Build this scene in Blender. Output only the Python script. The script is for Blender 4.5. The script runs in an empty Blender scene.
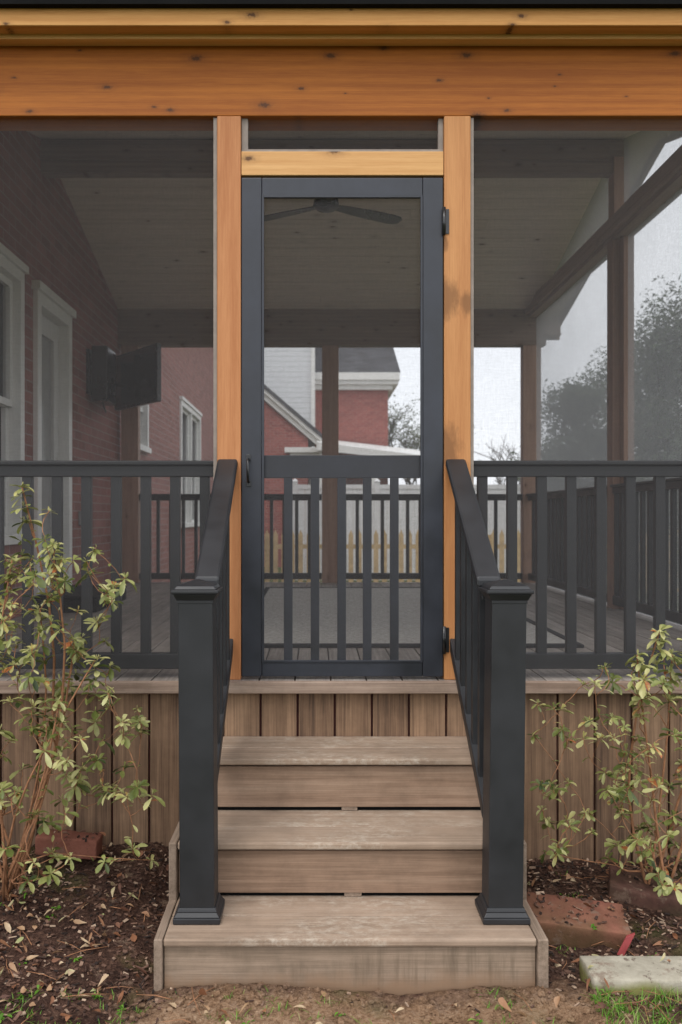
import bpy, bmesh, math, random
from mathutils import Vector, Matrix, noise
R = math.radians
rnd = random.Random(11)
scene = bpy.context.scene
COL = scene.collection

CAM_Y, CAM_Z, F = -3.49, 1.42, 866.0
DECK = 0.763
T1, T2, T3 = 0.155, 0.343, 0.539
RIDGE_Y, RIDGE_Z, SLOPE = 2.75, 4.14, 0.275
WX = -1.96          # face of the house wall
SX = 2.20           # side screen wall
BY = 5.12           # back screen wall

# ------------------------------------------------------------------ materials
def mat(name):
    m = bpy.data.materials.new(name); m.use_nodes = True
    nt = m.node_tree; nt.nodes.clear()
    return m, nt
def N(nt, t, **k):
    n = nt.nodes.new(t)
    for a, b in k.items():
        if a in n.inputs: n.inputs[a].default_value = b
        else: setattr(n, a, b)
    return n
def L(nt, a, b): nt.links.new(a, b)
def ramp(nt, stops, fac=None, interp='LINEAR'):
    n = nt.nodes.new('ShaderNodeValToRGB'); cr = n.color_ramp; cr.interpolation = interp
    while len(cr.elements) < len(stops): cr.elements.new(0.5)
    for e, (p, c) in zip(cr.elements, stops):
        e.position = p
        e.color = (c, c, c, 1) if isinstance(c, (int, float)) else (*c, 1)
    if fac is not None: L(nt, fac, n.inputs[0])
    return n.outputs[0]
def mixc(nt, a, b, f, mode='MIX'):
    n = nt.nodes.new('ShaderNodeMix'); n.data_type = 'RGBA'; n.blend_type = mode
    for s, v in ((n.inputs[6], a), (n.inputs[7], b)):
        if isinstance(v, tuple): s.default_value = (*v, 1)
        else: L(nt, v, s)
    if isinstance(f, (int, float)): n.inputs[0].default_value = f
    else: L(nt, f, n.inputs[0])
    return n.outputs[2]
def math_(nt, op, a, b=None, c=None, clamp=False):
    n = nt.nodes.new('ShaderNodeMath'); n.operation = op; n.use_clamp = clamp
    for i, v in enumerate((a, b, c)):
        if v is None: continue
        if isinstance(v, (int, float)): n.inputs[i].default_value = v
        else: L(nt, v, n.inputs[i])
    return n.outputs[0]
def coords(nt, scale=(1, 1, 1), shift=True):
    tc = N(nt, 'ShaderNodeTexCoord')
    src = tc.outputs['Object']
    if shift:
        oi = N(nt, 'ShaderNodeObjectInfo'); at = N(nt, 'ShaderNodeAttribute'); at.attribute_name = 'tint'
        s = math_(nt, 'ADD', math_(nt, 'MULTIPLY', oi.outputs['Random'], 31.0), math_(nt, 'MULTIPLY', at.outputs['Fac'], 57.0))
        va = N(nt, 'ShaderNodeVectorMath', operation='ADD'); L(nt, src, va.inputs[0]); L(nt, s, va.inputs[1]); src = va.outputs[0]
    mp = N(nt, 'ShaderNodeMapping'); mp.inputs['Scale'].default_value = scale
    L(nt, src, mp.inputs[0]); return mp.outputs[0]
def tex(nt, vec, scale, detail=4, rough=.55, dist=0):
    n = N(nt, 'ShaderNodeTexNoise'); n.inputs['Scale'].default_value = scale; n.inputs['Detail'].default_value = detail
    n.inputs['Roughness'].default_value = rough; n.inputs['Distortion'].default_value = dist
    L(nt, vec, n.inputs['Vector']); return n.outputs[0]
def finish(nt, color, rough=.6, bump=None, bstr=.3, bdist=.002, metal=0, spec=.5, trans=None):
    p = N(nt, 'ShaderNodeBsdfPrincipled'); o = N(nt, 'ShaderNodeOutputMaterial')
    if isinstance(color, tuple): p.inputs['Base Color'].default_value = (*color, 1)
    else: L(nt, color, p.inputs['Base Color'])
    if isinstance(rough, (int, float)): p.inputs['Roughness'].default_value = rough
    else: L(nt, rough, p.inputs['Roughness'])
    p.inputs['Metallic'].default_value = metal; p.inputs['Specular IOR Level'].default_value = spec
    if bump is not None:
        b = N(nt, 'ShaderNodeBump'); b.inputs['Strength'].default_value = bstr; b.inputs['Distance'].default_value = bdist
        L(nt, bump, b.inputs['Height']); L(nt, b.outputs[0], p.inputs['Normal'])
    out = p.outputs[0]
    if trans:
        t = N(nt, 'ShaderNodeBsdfTranslucent')
        if isinstance(color, tuple): t.inputs[0].default_value = (*color, 1)
        else: L(nt, color, t.inputs[0])
        mx = N(nt, 'ShaderNodeMixShader'); mx.inputs[0].default_value = trans
        L(nt, out, mx.inputs[1]); L(nt, t.outputs[0], mx.inputs[2]); out = mx.outputs[0]
    L(nt, out, o.inputs[0]); return p
def axis_scale(ax, along, across):
    return tuple(along if i == 'xyz'.index(ax) else across for i in range(3))

def cedar(name, ax, light=(.52, .26, .105), dark=(.30, .115, .036), knots=True, stain=0, sat=1):
    m, nt = mat(name)
    v = coords(nt, axis_scale(ax, .55, 9))
    big = tex(nt, v, 1.6, 3, .5, .5)
    fine = tex(nt, coords(nt, axis_scale(ax, 5, 95)), 1.5, 6, .78)
    # growth rings
    w = N(nt, 'ShaderNodeTexWave'); w.wave_type = 'RINGS'; w.inputs['Scale'].default_value = 1.6
    w.inputs['Distortion'].default_value = 5; w.inputs['Detail'].default_value = 2; w.inputs['Detail Scale'].default_value = .8
    L(nt, coords(nt, axis_scale(ax, .12, 7)), w.inputs[0])
    f = math_(nt, 'ADD', math_(nt, 'MULTIPLY', big, .45), math_(nt, 'ADD', math_(nt, 'MULTIPLY', fine, .42), math_(nt, 'MULTIPLY', w.outputs['Fac'], .09)))
    hair = tex(nt, coords(nt, axis_scale(ax, 1.4, 210)), 1.3, 3, .6)
    f = math_(nt, 'ADD', f, math_(nt, 'MULTIPLY', math_(nt, 'SUBTRACT', hair, .5), .22))
    c = ramp(nt, [(.36, dark), (.52, tuple((a+b)/2 for a, b in zip(light, dark))), (.68, light)], f)
    if knots:
        vo = N(nt, 'ShaderNodeTexVoronoi'); vo.inputs['Scale'].default_value = 1.0; vo.inputs['Randomness'].default_value = 1
        ks = list(axis_scale(ax, 3.6, 7.5))
        if ax == 'x' and name != 'pine_ceiling': ks[1] = .4
        if ax == 'x' and name != 'pine_ceiling':
            vo.voronoi_dimensions = '2D'; sk = N(nt, 'ShaderNodeSeparateXYZ'); ck = N(nt, 'ShaderNodeCombineXYZ')
            L(nt, coords(nt, tuple(ks), shift=False), sk.inputs[0]); L(nt, sk.outputs[0], ck.inputs[0]); L(nt, sk.outputs[2], ck.inputs[1]); L(nt, ck.outputs[0], vo.inputs['Vector'])
        else: L(nt, coords(nt, tuple(ks)), vo.inputs['Vector'])
        jit = tex(nt, coords(nt), 90, 2)
        sz = N(nt, 'ShaderNodeSeparateColor'); L(nt, vo.outputs['Color'], sz.inputs[0])
        d = math_(nt, 'ADD', math_(nt, 'DIVIDE', vo.outputs['Distance'], math_(nt, 'MULTIPLY_ADD', sz.outputs[0], .95, .18)), math_(nt, 'MULTIPLY', math_(nt, 'SUBTRACT', jit, .5), .14))
        k = ramp(nt, [(.045, 1), (.07, .55), (.14, .16), (.28, 0)], d)
        c = mixc(nt, c, (.075, .03, .014), math_(nt, 'MULTIPLY', k, .9))
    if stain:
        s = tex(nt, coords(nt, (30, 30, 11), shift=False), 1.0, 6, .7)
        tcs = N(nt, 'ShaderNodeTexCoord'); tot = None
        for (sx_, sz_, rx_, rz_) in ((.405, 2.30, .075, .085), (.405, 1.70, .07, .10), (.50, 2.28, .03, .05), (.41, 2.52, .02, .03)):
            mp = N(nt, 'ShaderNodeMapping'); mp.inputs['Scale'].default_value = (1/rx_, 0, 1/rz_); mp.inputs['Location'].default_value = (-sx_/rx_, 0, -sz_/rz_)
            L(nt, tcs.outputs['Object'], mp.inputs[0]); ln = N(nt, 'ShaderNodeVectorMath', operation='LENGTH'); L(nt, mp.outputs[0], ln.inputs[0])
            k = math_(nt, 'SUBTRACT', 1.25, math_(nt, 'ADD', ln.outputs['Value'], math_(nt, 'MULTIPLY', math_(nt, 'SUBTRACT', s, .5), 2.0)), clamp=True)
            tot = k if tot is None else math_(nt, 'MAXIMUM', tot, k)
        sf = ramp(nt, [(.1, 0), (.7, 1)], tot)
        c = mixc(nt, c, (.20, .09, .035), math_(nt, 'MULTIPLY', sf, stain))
    finish(nt, c, .62, fine, .25, .0015, spec=.3)
    return m

def composite(name, ax, c0, c1, c2, scuff=False, mud=False):
    m, nt = mat(name)
    a = tex(nt, coords(nt, axis_scale(ax, .9, 26)), 1.3, 5, .65, .3)
    b = tex(nt, coords(nt, axis_scale(ax, 5, 260)), 1.0, 4, .6)
    at = N(nt, 'ShaderNodeAttribute'); at.attribute_name = 'tint'
    md = tex(nt, coords(nt, axis_scale(ax, 1.6, 85)), 1.2, 6, .75, .2)
    f = math_(nt, 'ADD', math_(nt, 'MULTIPLY', a, .50), math_(nt, 'ADD', math_(nt, 'MULTIPLY', b, .20), math_(nt, 'MULTIPLY', md, .30)))
    f = math_(nt, 'ADD', f, math_(nt, 'MULTIPLY', math_(nt, 'SUBTRACT', at.outputs['Fac'], .5), .10))
    c = ramp(nt, [(.38, c0), (.5, c1), (.62, c2)], f)
    hair = tex(nt, coords(nt, axis_scale(ax, 2.2, 330)), 1.3, 3, .7)
    c = mixc(nt, c, ramp(nt, [(.36, .70), (.5, 1), (.66, 1.15)], hair), .5, 'MULTIPLY')
    grime = tex(nt, coords(nt, shift=False), 6, 8, .75)
    c = mixc(nt, c, ramp(nt, [(.35, .72), (.55, 1.0), (.7, 1.1)], grime), .7, 'MULTIPLY')
    if scuff:
        n1 = tex(nt, coords(nt, (14, 30, 14)), 1.5, 9, .85, .2)
        tcx = N(nt, 'ShaderNodeTexCoord'); spx = N(nt, 'ShaderNodeSeparateXYZ'); L(nt, tcx.outputs['Object'], spx.inputs[0])
        big = math_(nt, 'ADD', tex(nt, coords(nt, (2.5, 5, 1)), 1.3, 3), math_(nt, 'MULTIPLY', math_(nt, 'ABSOLUTE', spx.outputs[0]), -.55))
        s = math_(nt, 'MULTIPLY', ramp(nt, [(.47, 0), (.60, 1)], n1), ramp(nt, [(.30, 0), (.50, 1)], big))
        c = mixc(nt, c, (.60, .54, .45), math_(nt, 'MULTIPLY', s, .45))
    if mud:
        n1 = tex(nt, coords(nt, (28, 3, 2.2), shift=False), 1.0, 5, .7)
        big = tex(nt, coords(nt, (2.2, 1, 5), shift=False), 1.2, 3)
        s = math_(nt, 'MULTIPLY', ramp(nt, [(.45, 0), (.66, 1)], n1), ramp(nt, [(.40, 0), (.6, 1)], big))
        c = mixc(nt, c, (.13, .095, .065), math_(nt, 'MULTIPLY', s, .75))
        tc = N(nt, 'ShaderNodeTexCoord'); sp = N(nt, 'ShaderNodeSeparateXYZ'); L(nt, tc.outputs['Object'], sp.inputs[0])
        low = math_(nt, 'ADD', sp.outputs[2], math_(nt, 'MULTIPLY', tex(nt, coords(nt, (9, 1, 9), shift=False), 1.5, 4), .09))
        c = mixc(nt, c, (.27, .17, .105), ramp(nt, [(.055, .85), (.10, 0)], low))
    finish(nt, c, .68, b, .35, .001, spec=.25)
    return m

def solid(name, c, rough=.5, var=.12, scale=6, bump=0, spec=.5, metal=0):
    m, nt = mat(name)
    n = tex(nt, coords(nt), scale, 5, .6)
    lo = tuple(x*(1-var) for x in c); hi = tuple(min(1, x*(1+var)) for x in c)
    col = ramp(nt, [(.3, lo), (.7, hi)], n)
    r = ramp(nt, [(.3, max(0, rough-.08)), (.7, min(1, rough+.08))], n)
    finish(nt, col, r, tex(nt, coords(nt), 220, 3) if bump else None, bump or .1, .0008, metal, spec)
    return m

def mesh_mat():
    m, nt = mat('insect_screen')
    lw = N(nt, 'ShaderNodeLayerWeight'); lw.inputs[0].default_value = .5
    cosv = math_(nt, 'MAXIMUM', math_(nt, 'SUBTRACT', 1.0, lw.outputs['Facing']), .18)
    w1 = tex(nt, coords(nt, (1.5, 1.5, 14), shift=False), 14, 3, .7)
    w2 = tex(nt, coords(nt, (14, 14, 1.5), shift=False), 14, 3, .7)
    soft = tex(nt, coords(nt, (1, 1, 1), shift=False), 3.0, 3)
    wv = math_(nt, 'ADD', math_(nt, 'MULTIPLY', math_(nt, 'ADD', w1, w2), .17), math_(nt, 'MULTIPLY', soft, .05))
    t = math_(nt, 'SUBTRACT', .935, wv)                # open fraction, face on: about .70
    t = math_(nt, 'POWER', t, math_(nt, 'DIVIDE', 1.0, cosv))   # strands close up as the weave is seen obliquely
    d = N(nt, 'ShaderNodeBsdfDiffuse'); d.inputs[0].default_value = (.088, .085, .087, 1)
    tl = N(nt, 'ShaderNodeBsdfTranslucent'); tl.inputs[0].default_value = (.20, .20, .205, 1)
    ad = N(nt, 'ShaderNodeAddShader'); L(nt, d.outputs[0], ad.inputs[0]); L(nt, tl.outputs[0], ad.inputs[1])
    tr = N(nt, 'ShaderNodeBsdfTransparent')
    mx = N(nt, 'ShaderNodeMixShader'); L(nt, t, mx.inputs[0]); L(nt, ad.outputs[0], mx.inputs[1]); L(nt, tr.outputs[0], mx.inputs[2])
    o = N(nt, 'ShaderNodeOutputMaterial'); L(nt, mx.outputs[0], o.inputs[0]); return m

def brick_mat(name, c1, c2, mortar, scale=1.0):
    m, nt = mat(name)
    tc = N(nt, 'ShaderNodeTexCoord'); sp = N(nt, 'ShaderNodeSeparateXYZ'); L(nt, tc.outputs['Object'], sp.inputs[0])
    u = math_(nt, 'ADD', sp.outputs[0], sp.outputs[1])
    cb = N(nt, 'ShaderNodeCombineXYZ'); L(nt, u, cb.inputs[0]); L(nt, sp.outputs[2], cb.inputs[1])
    b = N(nt, 'ShaderNodeTexBrick'); L(nt, cb.outputs[0], b.inputs[0])
    b.inputs['Color1'].default_value = (*c1, 1); b.inputs['Color2'].default_value = (*c2, 1); b.inputs['Mortar'].default_value = (*mortar, 1)
    b.inputs['Scale'].default_value = scale; b.inputs['Brick Width'].default_value = .215; b.inputs['Row Height'].default_value = .0735
    b.inputs['Mortar Size'].default_value = .005; b.inputs['Mortar Smooth'].default_value = .3
    n = tex(nt, coords(nt, shift=False), 7, 6, .7)
    c = mixc(nt, b.outputs[0], ramp(nt, [(.3, (.75, .75, .75)), (.7, (1.15, 1.12, 1.12))], n), .6, 'MULTIPLY')
    finish(nt, c, .85, b.outputs['Fac'], -.6, .006, spec=.2); return m

def shingles():
    m, nt = mat('asphalt_shingles')
    tc = N(nt, 'ShaderNodeTexCoord'); sp = N(nt, 'ShaderNodeSeparateXYZ'); L(nt, tc.outputs['Object'], sp.inputs[0])
    cb = N(nt, 'ShaderNodeCombineXYZ'); L(nt, sp.outputs[0], cb.inputs[0]); L(nt, math_(nt, 'ADD', sp.outputs[1], sp.outputs[2]), cb.inputs[1])
    b = N(nt, 'ShaderNodeTexBrick'); L(nt, cb.outputs[0], b.inputs[0])
    b.inputs['Color1'].default_value = (.06, .06, .065, 1); b.inputs['Color2'].default_value = (.10, .10, .11, 1); b.inputs['Mortar'].default_value = (.03, .03, .03, 1)
    b.inputs['Scale'].default_value = 1; b.inputs['Brick Width'].default_value = .3; b.inputs['Row Height'].default_value = .16; b.inputs['Mortar Size'].default_value = .006
    g = tex(nt, coords(nt), 60, 4)
    finish(nt, mixc(nt, b.outputs[0], ramp(nt, [(.3, .6), (.7, 1.3)], g), .8, 'MULTIPLY'), .9, g, .4, .002, spec=.2); return m

def siding():
    m, nt = mat('white_siding')
    tc = N(nt, 'ShaderNodeTexCoord'); sp = N(nt, 'ShaderNodeSeparateXYZ'); L(nt, tc.outputs['Object'], sp.inputs[0])
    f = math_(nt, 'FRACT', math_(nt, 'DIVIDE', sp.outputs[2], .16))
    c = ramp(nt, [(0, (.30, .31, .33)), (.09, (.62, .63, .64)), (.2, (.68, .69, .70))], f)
    finish(nt, c, .5, f, .5, .012); return m

def leaf_mat(name, stops, rough=.33, trans=.25):
    m, nt = mat(name)
    at = N(nt, 'ShaderNodeAttribute'); at.attribute_name = 'tint'
    n = tex(nt, coords(nt, shift=False), 45, 3)
    f = math_(nt, 'ADD', at.outputs['Fac'], math_(nt, 'MULTIPLY', math_(nt, 'SUBTRACT', n, .5), .35))
    finish(nt, ramp(nt, stops, f), rough, trans=trans, spec=.4); return m

def ground_mat():
    m, nt = mat('soil_and_lawn')
    tc = N(nt, 'ShaderNodeTexCoord'); sp = N(nt, 'ShaderNodeSeparateXYZ'); L(nt, tc.outputs['Object'], sp.inputs[0])
    x, y = sp.outputs[0], sp.outputs[1]
    a = tex(nt, coords(nt, shift=False), 9, 8, .7); b = tex(nt, coords(nt, shift=False), 70, 6, .7); c_ = tex(nt, coords(nt, shift=False), 2.2, 4, .6)
    mulch = ramp(nt, [(.36, (.018, .010, .008)), (.5, (.075, .040, .029)), (.60, (.16, .088, .06)), (.7, (.28, .18, .13))], math_(nt, 'ADD', math_(nt, 'MULTIPLY', a, .4), math_(nt, 'MULTIPLY', b, .6)))
    clay = ramp(nt, [(.36, (.13, .07, .038)), (.5, (.35, .215, .128)), (.62, (.50, .35, .235))], math_(nt, 'ADD', math_(nt, 'MULTIPLY', a, .5), math_(nt, 'MULTIPLY', b, .5)))
    lawn = ramp(nt, [(.3, (.035, .05, .014)), (.55, (.09, .10, .03)), (.75, (.2, .16, .08))], math_(nt, 'ADD', math_(nt, 'MULTIPLY', a, .5), math_(nt, 'MULTIPLY', c_, .5)))
    wob = math_(nt, 'MULTIPLY', math_(nt, 'SUBTRACT', a, .5), .55)
    # bare clay strip trodden in front of the steps
    fy = math_(nt, 'ADD', y, wob)
    clayf = ramp(nt, [(.0, 1), (1, 0)], math_(nt, 'MULTIPLY_ADD', fy, 6.0, 6.0, clamp=True))
    xm = math_(nt, 'ABSOLUTE', math_(nt, 'SUBTRACT', math_(nt, 'ADD', x, wob), .22))
    clayf = math_(nt, 'MULTIPLY', clayf, ramp(nt, [(.60, 1), (.85, 0)], xm))
    s = mixc(nt, mulch, clay, clayf)
    s = mixc(nt, s, (.34, .235, .165), ramp(nt, [(.56, 0), (.66, .55)], tex(nt, coords(nt, shift=False), 16, 7, .75)))
    s = mixc(nt, s, (.07, .085, .022), ramp(nt, [(.55, 0), (.68, .75)], math_(nt, 'ADD', c_, math_(nt, 'MULTIPLY_ADD', y, -.35, -.36, clamp=True))))
    # lawn starts away from the bed and all round the lot
    far = math_(nt, 'MAXIMUM', math_(nt, 'MULTIPLY_ADD', fy, -1.6, -1.9, clamp=True), math_(nt, 'MULTIPLY_ADD', y, .8, -4.4, clamp=True))
    far = math_(nt, 'MAXIMUM', far, math_(nt, 'MULTIPLY_ADD', x, 1.2, -2.8, clamp=True))
    s = mixc(nt, s, lawn, far)
    finish(nt, s, .95, b, 1.0, .02, spec=.12); return m

M = dict(
    cedar_x=cedar('cedar_along_x', 'x', (.50, .17, .026), (.30, .088, .013)),
    cedar_pale=cedar('cedar_pale', 'x', (.74, .44, .19), (.58, .30, .11)),
    cedar_fascia=cedar('cedar_fascia', 'x', (.68, .36, .12), (.50, .225, .06)),
    cedar_soffit=cedar('cedar_soffit', 'x', (.74, .46, .20), (.58, .31, .11), knots=False),
    cedar_z=cedar('cedar_upright', 'z', (.60, .285, .125), (.41, .160, .060), knots=False),
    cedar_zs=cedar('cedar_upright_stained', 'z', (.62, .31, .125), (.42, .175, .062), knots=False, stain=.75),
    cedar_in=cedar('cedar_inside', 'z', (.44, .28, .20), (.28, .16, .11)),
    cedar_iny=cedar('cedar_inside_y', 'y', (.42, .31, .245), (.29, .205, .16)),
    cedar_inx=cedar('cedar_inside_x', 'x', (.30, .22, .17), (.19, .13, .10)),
    ceil=cedar('pine_ceiling', 'x', (.82, .71, .62), (.64, .545, .47)),
    skirt=composite('skirting_boards', 'z', (.095, .058, .040), (.225, .138, .085), (.335, .212, .130)),
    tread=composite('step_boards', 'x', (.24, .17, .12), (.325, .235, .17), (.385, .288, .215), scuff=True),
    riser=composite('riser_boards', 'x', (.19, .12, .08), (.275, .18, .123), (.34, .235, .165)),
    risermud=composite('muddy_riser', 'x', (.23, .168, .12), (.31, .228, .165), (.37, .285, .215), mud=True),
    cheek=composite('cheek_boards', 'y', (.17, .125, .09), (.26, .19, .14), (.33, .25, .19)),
    trim=composite('deck_edge', 'x', (.26, .18, .135), (.36, .265, .205), (.44, .34, .27)),
    deck=composite('deck_boards', 'y', (.20, .17, .145), (.31, .27, .24), (.40, .36, .32)),
    black=solid('charcoal_rail', (.0165, .0168, .0190), .48, .25, 6, .15, .5),
    blackd=solid('charcoal_door_paint', (.021, .0235, .033), .42, .4, 5, .15, .55),
    metal=solid('black_metal', (.012, .012, .013), .3, .1, 6, 0, .6),
    gut=solid('dark_gutter', (.006, .006, .006), .8, .1, 6, 0, .1),
    bead=solid('weathered_bead', (.27, .225, .19), .6, .2, 20),
    screen=mesh_mat(),
    brick=brick_mat('house_brick', (.30, .125, .105), (.215, .085, .07), (.30, .23, .20)),
    brickn=brick_mat('neighbour_brick', (.33, .092, .075), (.24, .062, .05), (.36, .27, .24)),
    white=solid('white_paint', (.72, .71, .68), .45, .04),
    doorw=solid('door_paint', (.60, .59, .57), .4, .04),
    glass=solid('window_glass', (.03, .035, .04), .06, .05, 3, 0, .8),
    shingle=shingles(), siding=siding(),
    rug=solid('rug_weave', (.44, .42, .39), .95, .3, 45, .5, .1),
    rugb=solid('rug_border', (.04, .04, .042), .95, .2, 40, .3, .1),
    picket=solid('pine_picket', (.50, .35, .17), .7, .2, 8),
    vinyl=solid('white_vinyl', (.68, .68, .68), .4, .04),
    blind=solid('pale_door_glass', (.30, .30, .29), .15, .1, 3, 0, .6),
    grey=solid('grey_plastic', (.3, .3, .3), .5, .05),
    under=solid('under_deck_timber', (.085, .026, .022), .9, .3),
    ground=ground_mat(),
    bark=solid('stem_bark', (.30, .145, .075), .75, .35, 40, .3, .2),
    barkg=solid('tree_bark', (.10, .08, .065), .9, .3, 8, .5, .1),
    twig=solid('grey_twigs', (.13, .115, .10), .9, .2, 8, 0, .1),
    leaf=leaf_mat('shrub_leaves', [(.0, (.04, .06, .018)), (.28, (.12, .145, .034)), (.52, (.27, .285, .09)), (.78, (.50, .48, .22)), (.95, (.50, .45, .16)), (1, (.42, .14, .05))]),
    ever=leaf_mat('evergreen_leaves', [(0, (.018, .03, .014)), (.5, (.038, .058, .028)), (1, (.08, .105, .05))], .7, .15),
    haze_leaf=leaf_mat('pale_leaves', [(0, (.09, .11, .07)), (1, (.22, .24, .17))], .8, .2),
    chip=leaf_mat('mulch_chips', [(0, (.02, .012, .009)), (.4, (.085, .043, .029)), (.75, (.19, .105, .07)), (1, (.38, .27, .19))], .85, 0),
    dry=leaf_mat('dry_leaves', [(0, (.09, .035, .02)), (.4, (.27, .115, .055)), (.7, (.40, .25, .14)), (.88, (.55, .42, .27)), (1, (.30, .31, .13))], .6, .15),
    grass=leaf_mat('grass_blades', [(0, (.06, .15, .012)), (.6, (.15, .33, .03)), (.85, (.24, .32, .07)), (1, (.42, .36, .18))], .5, .3),
)
def brick_piece_mat(name, c0, c1, moss, am=.6, sl=-8, of=.95):
    m, nt = mat(name)
    a = tex(nt, coords(nt), 14, 7, .7); b = tex(nt, coords(nt), 5, 4)
    c = ramp(nt, [(.3, c0), (.7, c1)], a)
    g = N(nt, 'ShaderNodeNewGeometry'); sp = N(nt, 'ShaderNodeSeparateXYZ'); L(nt, g.outputs['Position'], sp.inputs[0])
    low = math_(nt, 'ADD', math_(nt, 'MULTIPLY_ADD', sp.outputs[2], sl, of), math_(nt, 'MULTIPLY', math_(nt, 'SUBTRACT', b, .5), 2.6), clamp=True)
    c = mixc(nt, c, moss, math_(nt, 'MULTIPLY', low, am))
    mud = tex(nt, coords(nt, shift=False), 11, 7, .75)
    c = mixc(nt, c, (.19, .13, .095), ramp(nt, [(.55, 0), (.62, .7)], mud))
    c = mixc(nt, c, (.07, .035, .025), ramp(nt, [(.60, 0), (.68, .8)], tex(nt, coords(nt), 22, 5, .7)))
    finish(nt, c, .9, tex(nt, coords(nt), 60, 6, .7), .7, .004, spec=.2); return m
M['paver'] = brick_piece_mat('old_red_brick', (.15, .055, .038), (.27, .11, .075), (.075, .07, .028))
M['paverd'] = brick_piece_mat('dark_red_brick', (.07, .034, .028), (.15, .07, .054), (.06, .055, .028))
M['slab'] = brick_piece_mat('grey_mossy_stone', (.26, .235, .18), (.44, .40, .32), (.19, .19, .035), .85, -38, 1.75)
M['flake'] = solid('red_fragment', (.30, .05, .05), .6, .2, 30)

# ------------------------------------------------------------------ mesh helper
class MB:
    def __init__(s): s.v, s.f, s.t, s.sm = [], [], [], []
    def add(s, vs, fs, tint=None, smooth=False):
        o = len(s.v); t = rnd.random() if tint is None else tint
        s.v += [tuple(v) for v in vs]
        for f in fs: s.f.append([i+o for i in f]); s.t.append(t); s.sm.append(smooth)
        return s
    def hexa(s, p, bev=.0, tint=None, jit=0):
        """8 corners: bottom 4 ccw then top 4"""
        if bev <= 0:
            return s.add(p, [(3,2,1,0),(4,5,6,7),(0,1,5,4),(1,2,6,5),(2,3,7,6),(3,0,4,7)], tint)
        bm = bmesh.new(); vs = [bm.verts.new(v) for v in p]
        for f in [(3,2,1,0),(4,5,6,7),(0,1,5,4),(1,2,6,5),(2,3,7,6),(3,0,4,7)]: bm.faces.new([vs[i] for i in f])
        bmesh.ops.bevel(bm, geom=list(bm.edges), offset=bev, segments=2, profile=.5, affect='EDGES')
        if jit:
            bmesh.ops.subdivide_edges(bm, edges=list(bm.edges), cuts=4, use_grid_fill=True)
            for v in bm.verts: v.co += noise.noise_vector(v.co*14)*jit + noise.noise_vector(v.co*45)*jit*.35
        bm.verts.index_update()
        s.add([v.co[:] for v in bm.verts], [[v.index for v in f.verts] for f in bm.faces], tint, bool(jit)); bm.free(); return s
    def box(s, x0, x1, y0, y1, z0, z1, bev=.0, tint=None, jit=0):
        return s.hexa([(x0,y0,z0),(x1,y0,z0),(x1,y1,z0),(x0,y1,z0),(x0,y0,z1),(x1,y0,z1),(x1,y1,z1),(x0,y1,z1)], bev, tint, jit)
    def obox(s, c, size, rot, bev=0, tint=None, jit=0):
        m = Matrix.Translation(c) @ rot.to_4x4(); a, b, d = (q/2 for q in size)
        return s.hexa([m @ Vector(q) for q in ((-a,-b,-d),(a,-b,-d),(a,b,-d),(-a,b,-d),(-a,-b,d),(a,-b,d),(a,b,d),(-a,b,d))], bev, tint, jit)
    def prism(s, poly, y0, y1, ax='y', tint=None):
        """poly of 2d points extruded; ax y: (x,z); ax x: (y,z)"""
        n = len(poly)
        P = (lambda a, b, d: (a, d, b)) if ax == 'y' else (lambda a, b, d: (d, a, b))
        vs = [P(a, b, y0) for a, b in poly] + [P(a, b, y1) for a, b in poly]
        fs = [tuple(range(n)), tuple(reversed(range(n, 2*n)))] + [((i+1) % n, i, n+i, n+(i+1) % n) for i in range(n)]
        return s.add(vs, fs, tint)
    def tube(s, pts, rad, sides=6, tint=None):
        pts = [Vector(p) for p in pts]; n = len(pts); vs = []; up = Vector((.31, .17, .93)).normalized()
        for i, p in enumerate(pts):
            d = (pts[min(i+1, n-1)] - pts[max(i-1, 0)]).normalized()
            a = d.cross(up); a = a.normalized() if a.length > .05 else d.cross(Vector((1, 0, 0))).normalized()
            b = d.cross(a); r = rad[i] if isinstance(rad, (list, tuple)) else rad
            for k in range(sides):
                t = 2*math.pi*k/sides; vs.append(p + (a*math.cos(t) + b*math.sin(t))*r)
        fs = [(i*sides+k, i*sides+(k+1) % sides, (i+1)*sides+(k+1) % sides, (i+1)*sides+k) for i in range(n-1) for k in range(sides)]
        fs += [tuple(reversed(range(sides))), tuple((n-1)*sides+k for k in range(sides))]
        return s.add(vs, fs, tint, True)
    def build(s, name, m, parent=None):
        me = bpy.data.meshes.new(name); off = Vector((0, 0, 0))
        if parent is not None:
            q = parent
            while q is not None: off += q.location; q = q.parent
        me.from_pydata([(v[0]-off.x, v[1]-off.y, v[2]-off.z) for v in s.v], [], s.f)
        at = me.attributes.new('tint', 'FLOAT', 'FACE'); at.data.foreach_set('value', s.t)
        me.polygons.foreach_set('use_smooth', s.sm)
        me.materials.append(m); me.update()
        o = bpy.data.objects.new(name, me); COL.objects.link(o); o.parent = parent
        return o
def tag(o, label=None, cat=None, group=None, kind=None):
    for k, v in (('label', label), ('category', cat), ('group', group), ('kind', kind)):
        if v: o[k] = v
    return o
def thing(name, loc, label, cat, group=None):
    o = bpy.data.objects.new(name, None); COL.objects.link(o); o.location = loc; o.empty_display_size = .1
    return tag(o, label, cat, group)
def copy_tree(o, parent=None):
    c = o.copy(); COL.objects.link(c); c.parent = parent
    for ch in list(o.children): copy_tree(ch, c)
    return c
def ceil_z(y): return RIDGE_Z - abs(y-RIDGE_Y)*SLOPE
def world(px, py, y):
    s = F/(y-CAM_Y); return Vector(((px-315)/s, y, CAM_Z-(py-517)/s))

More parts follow.
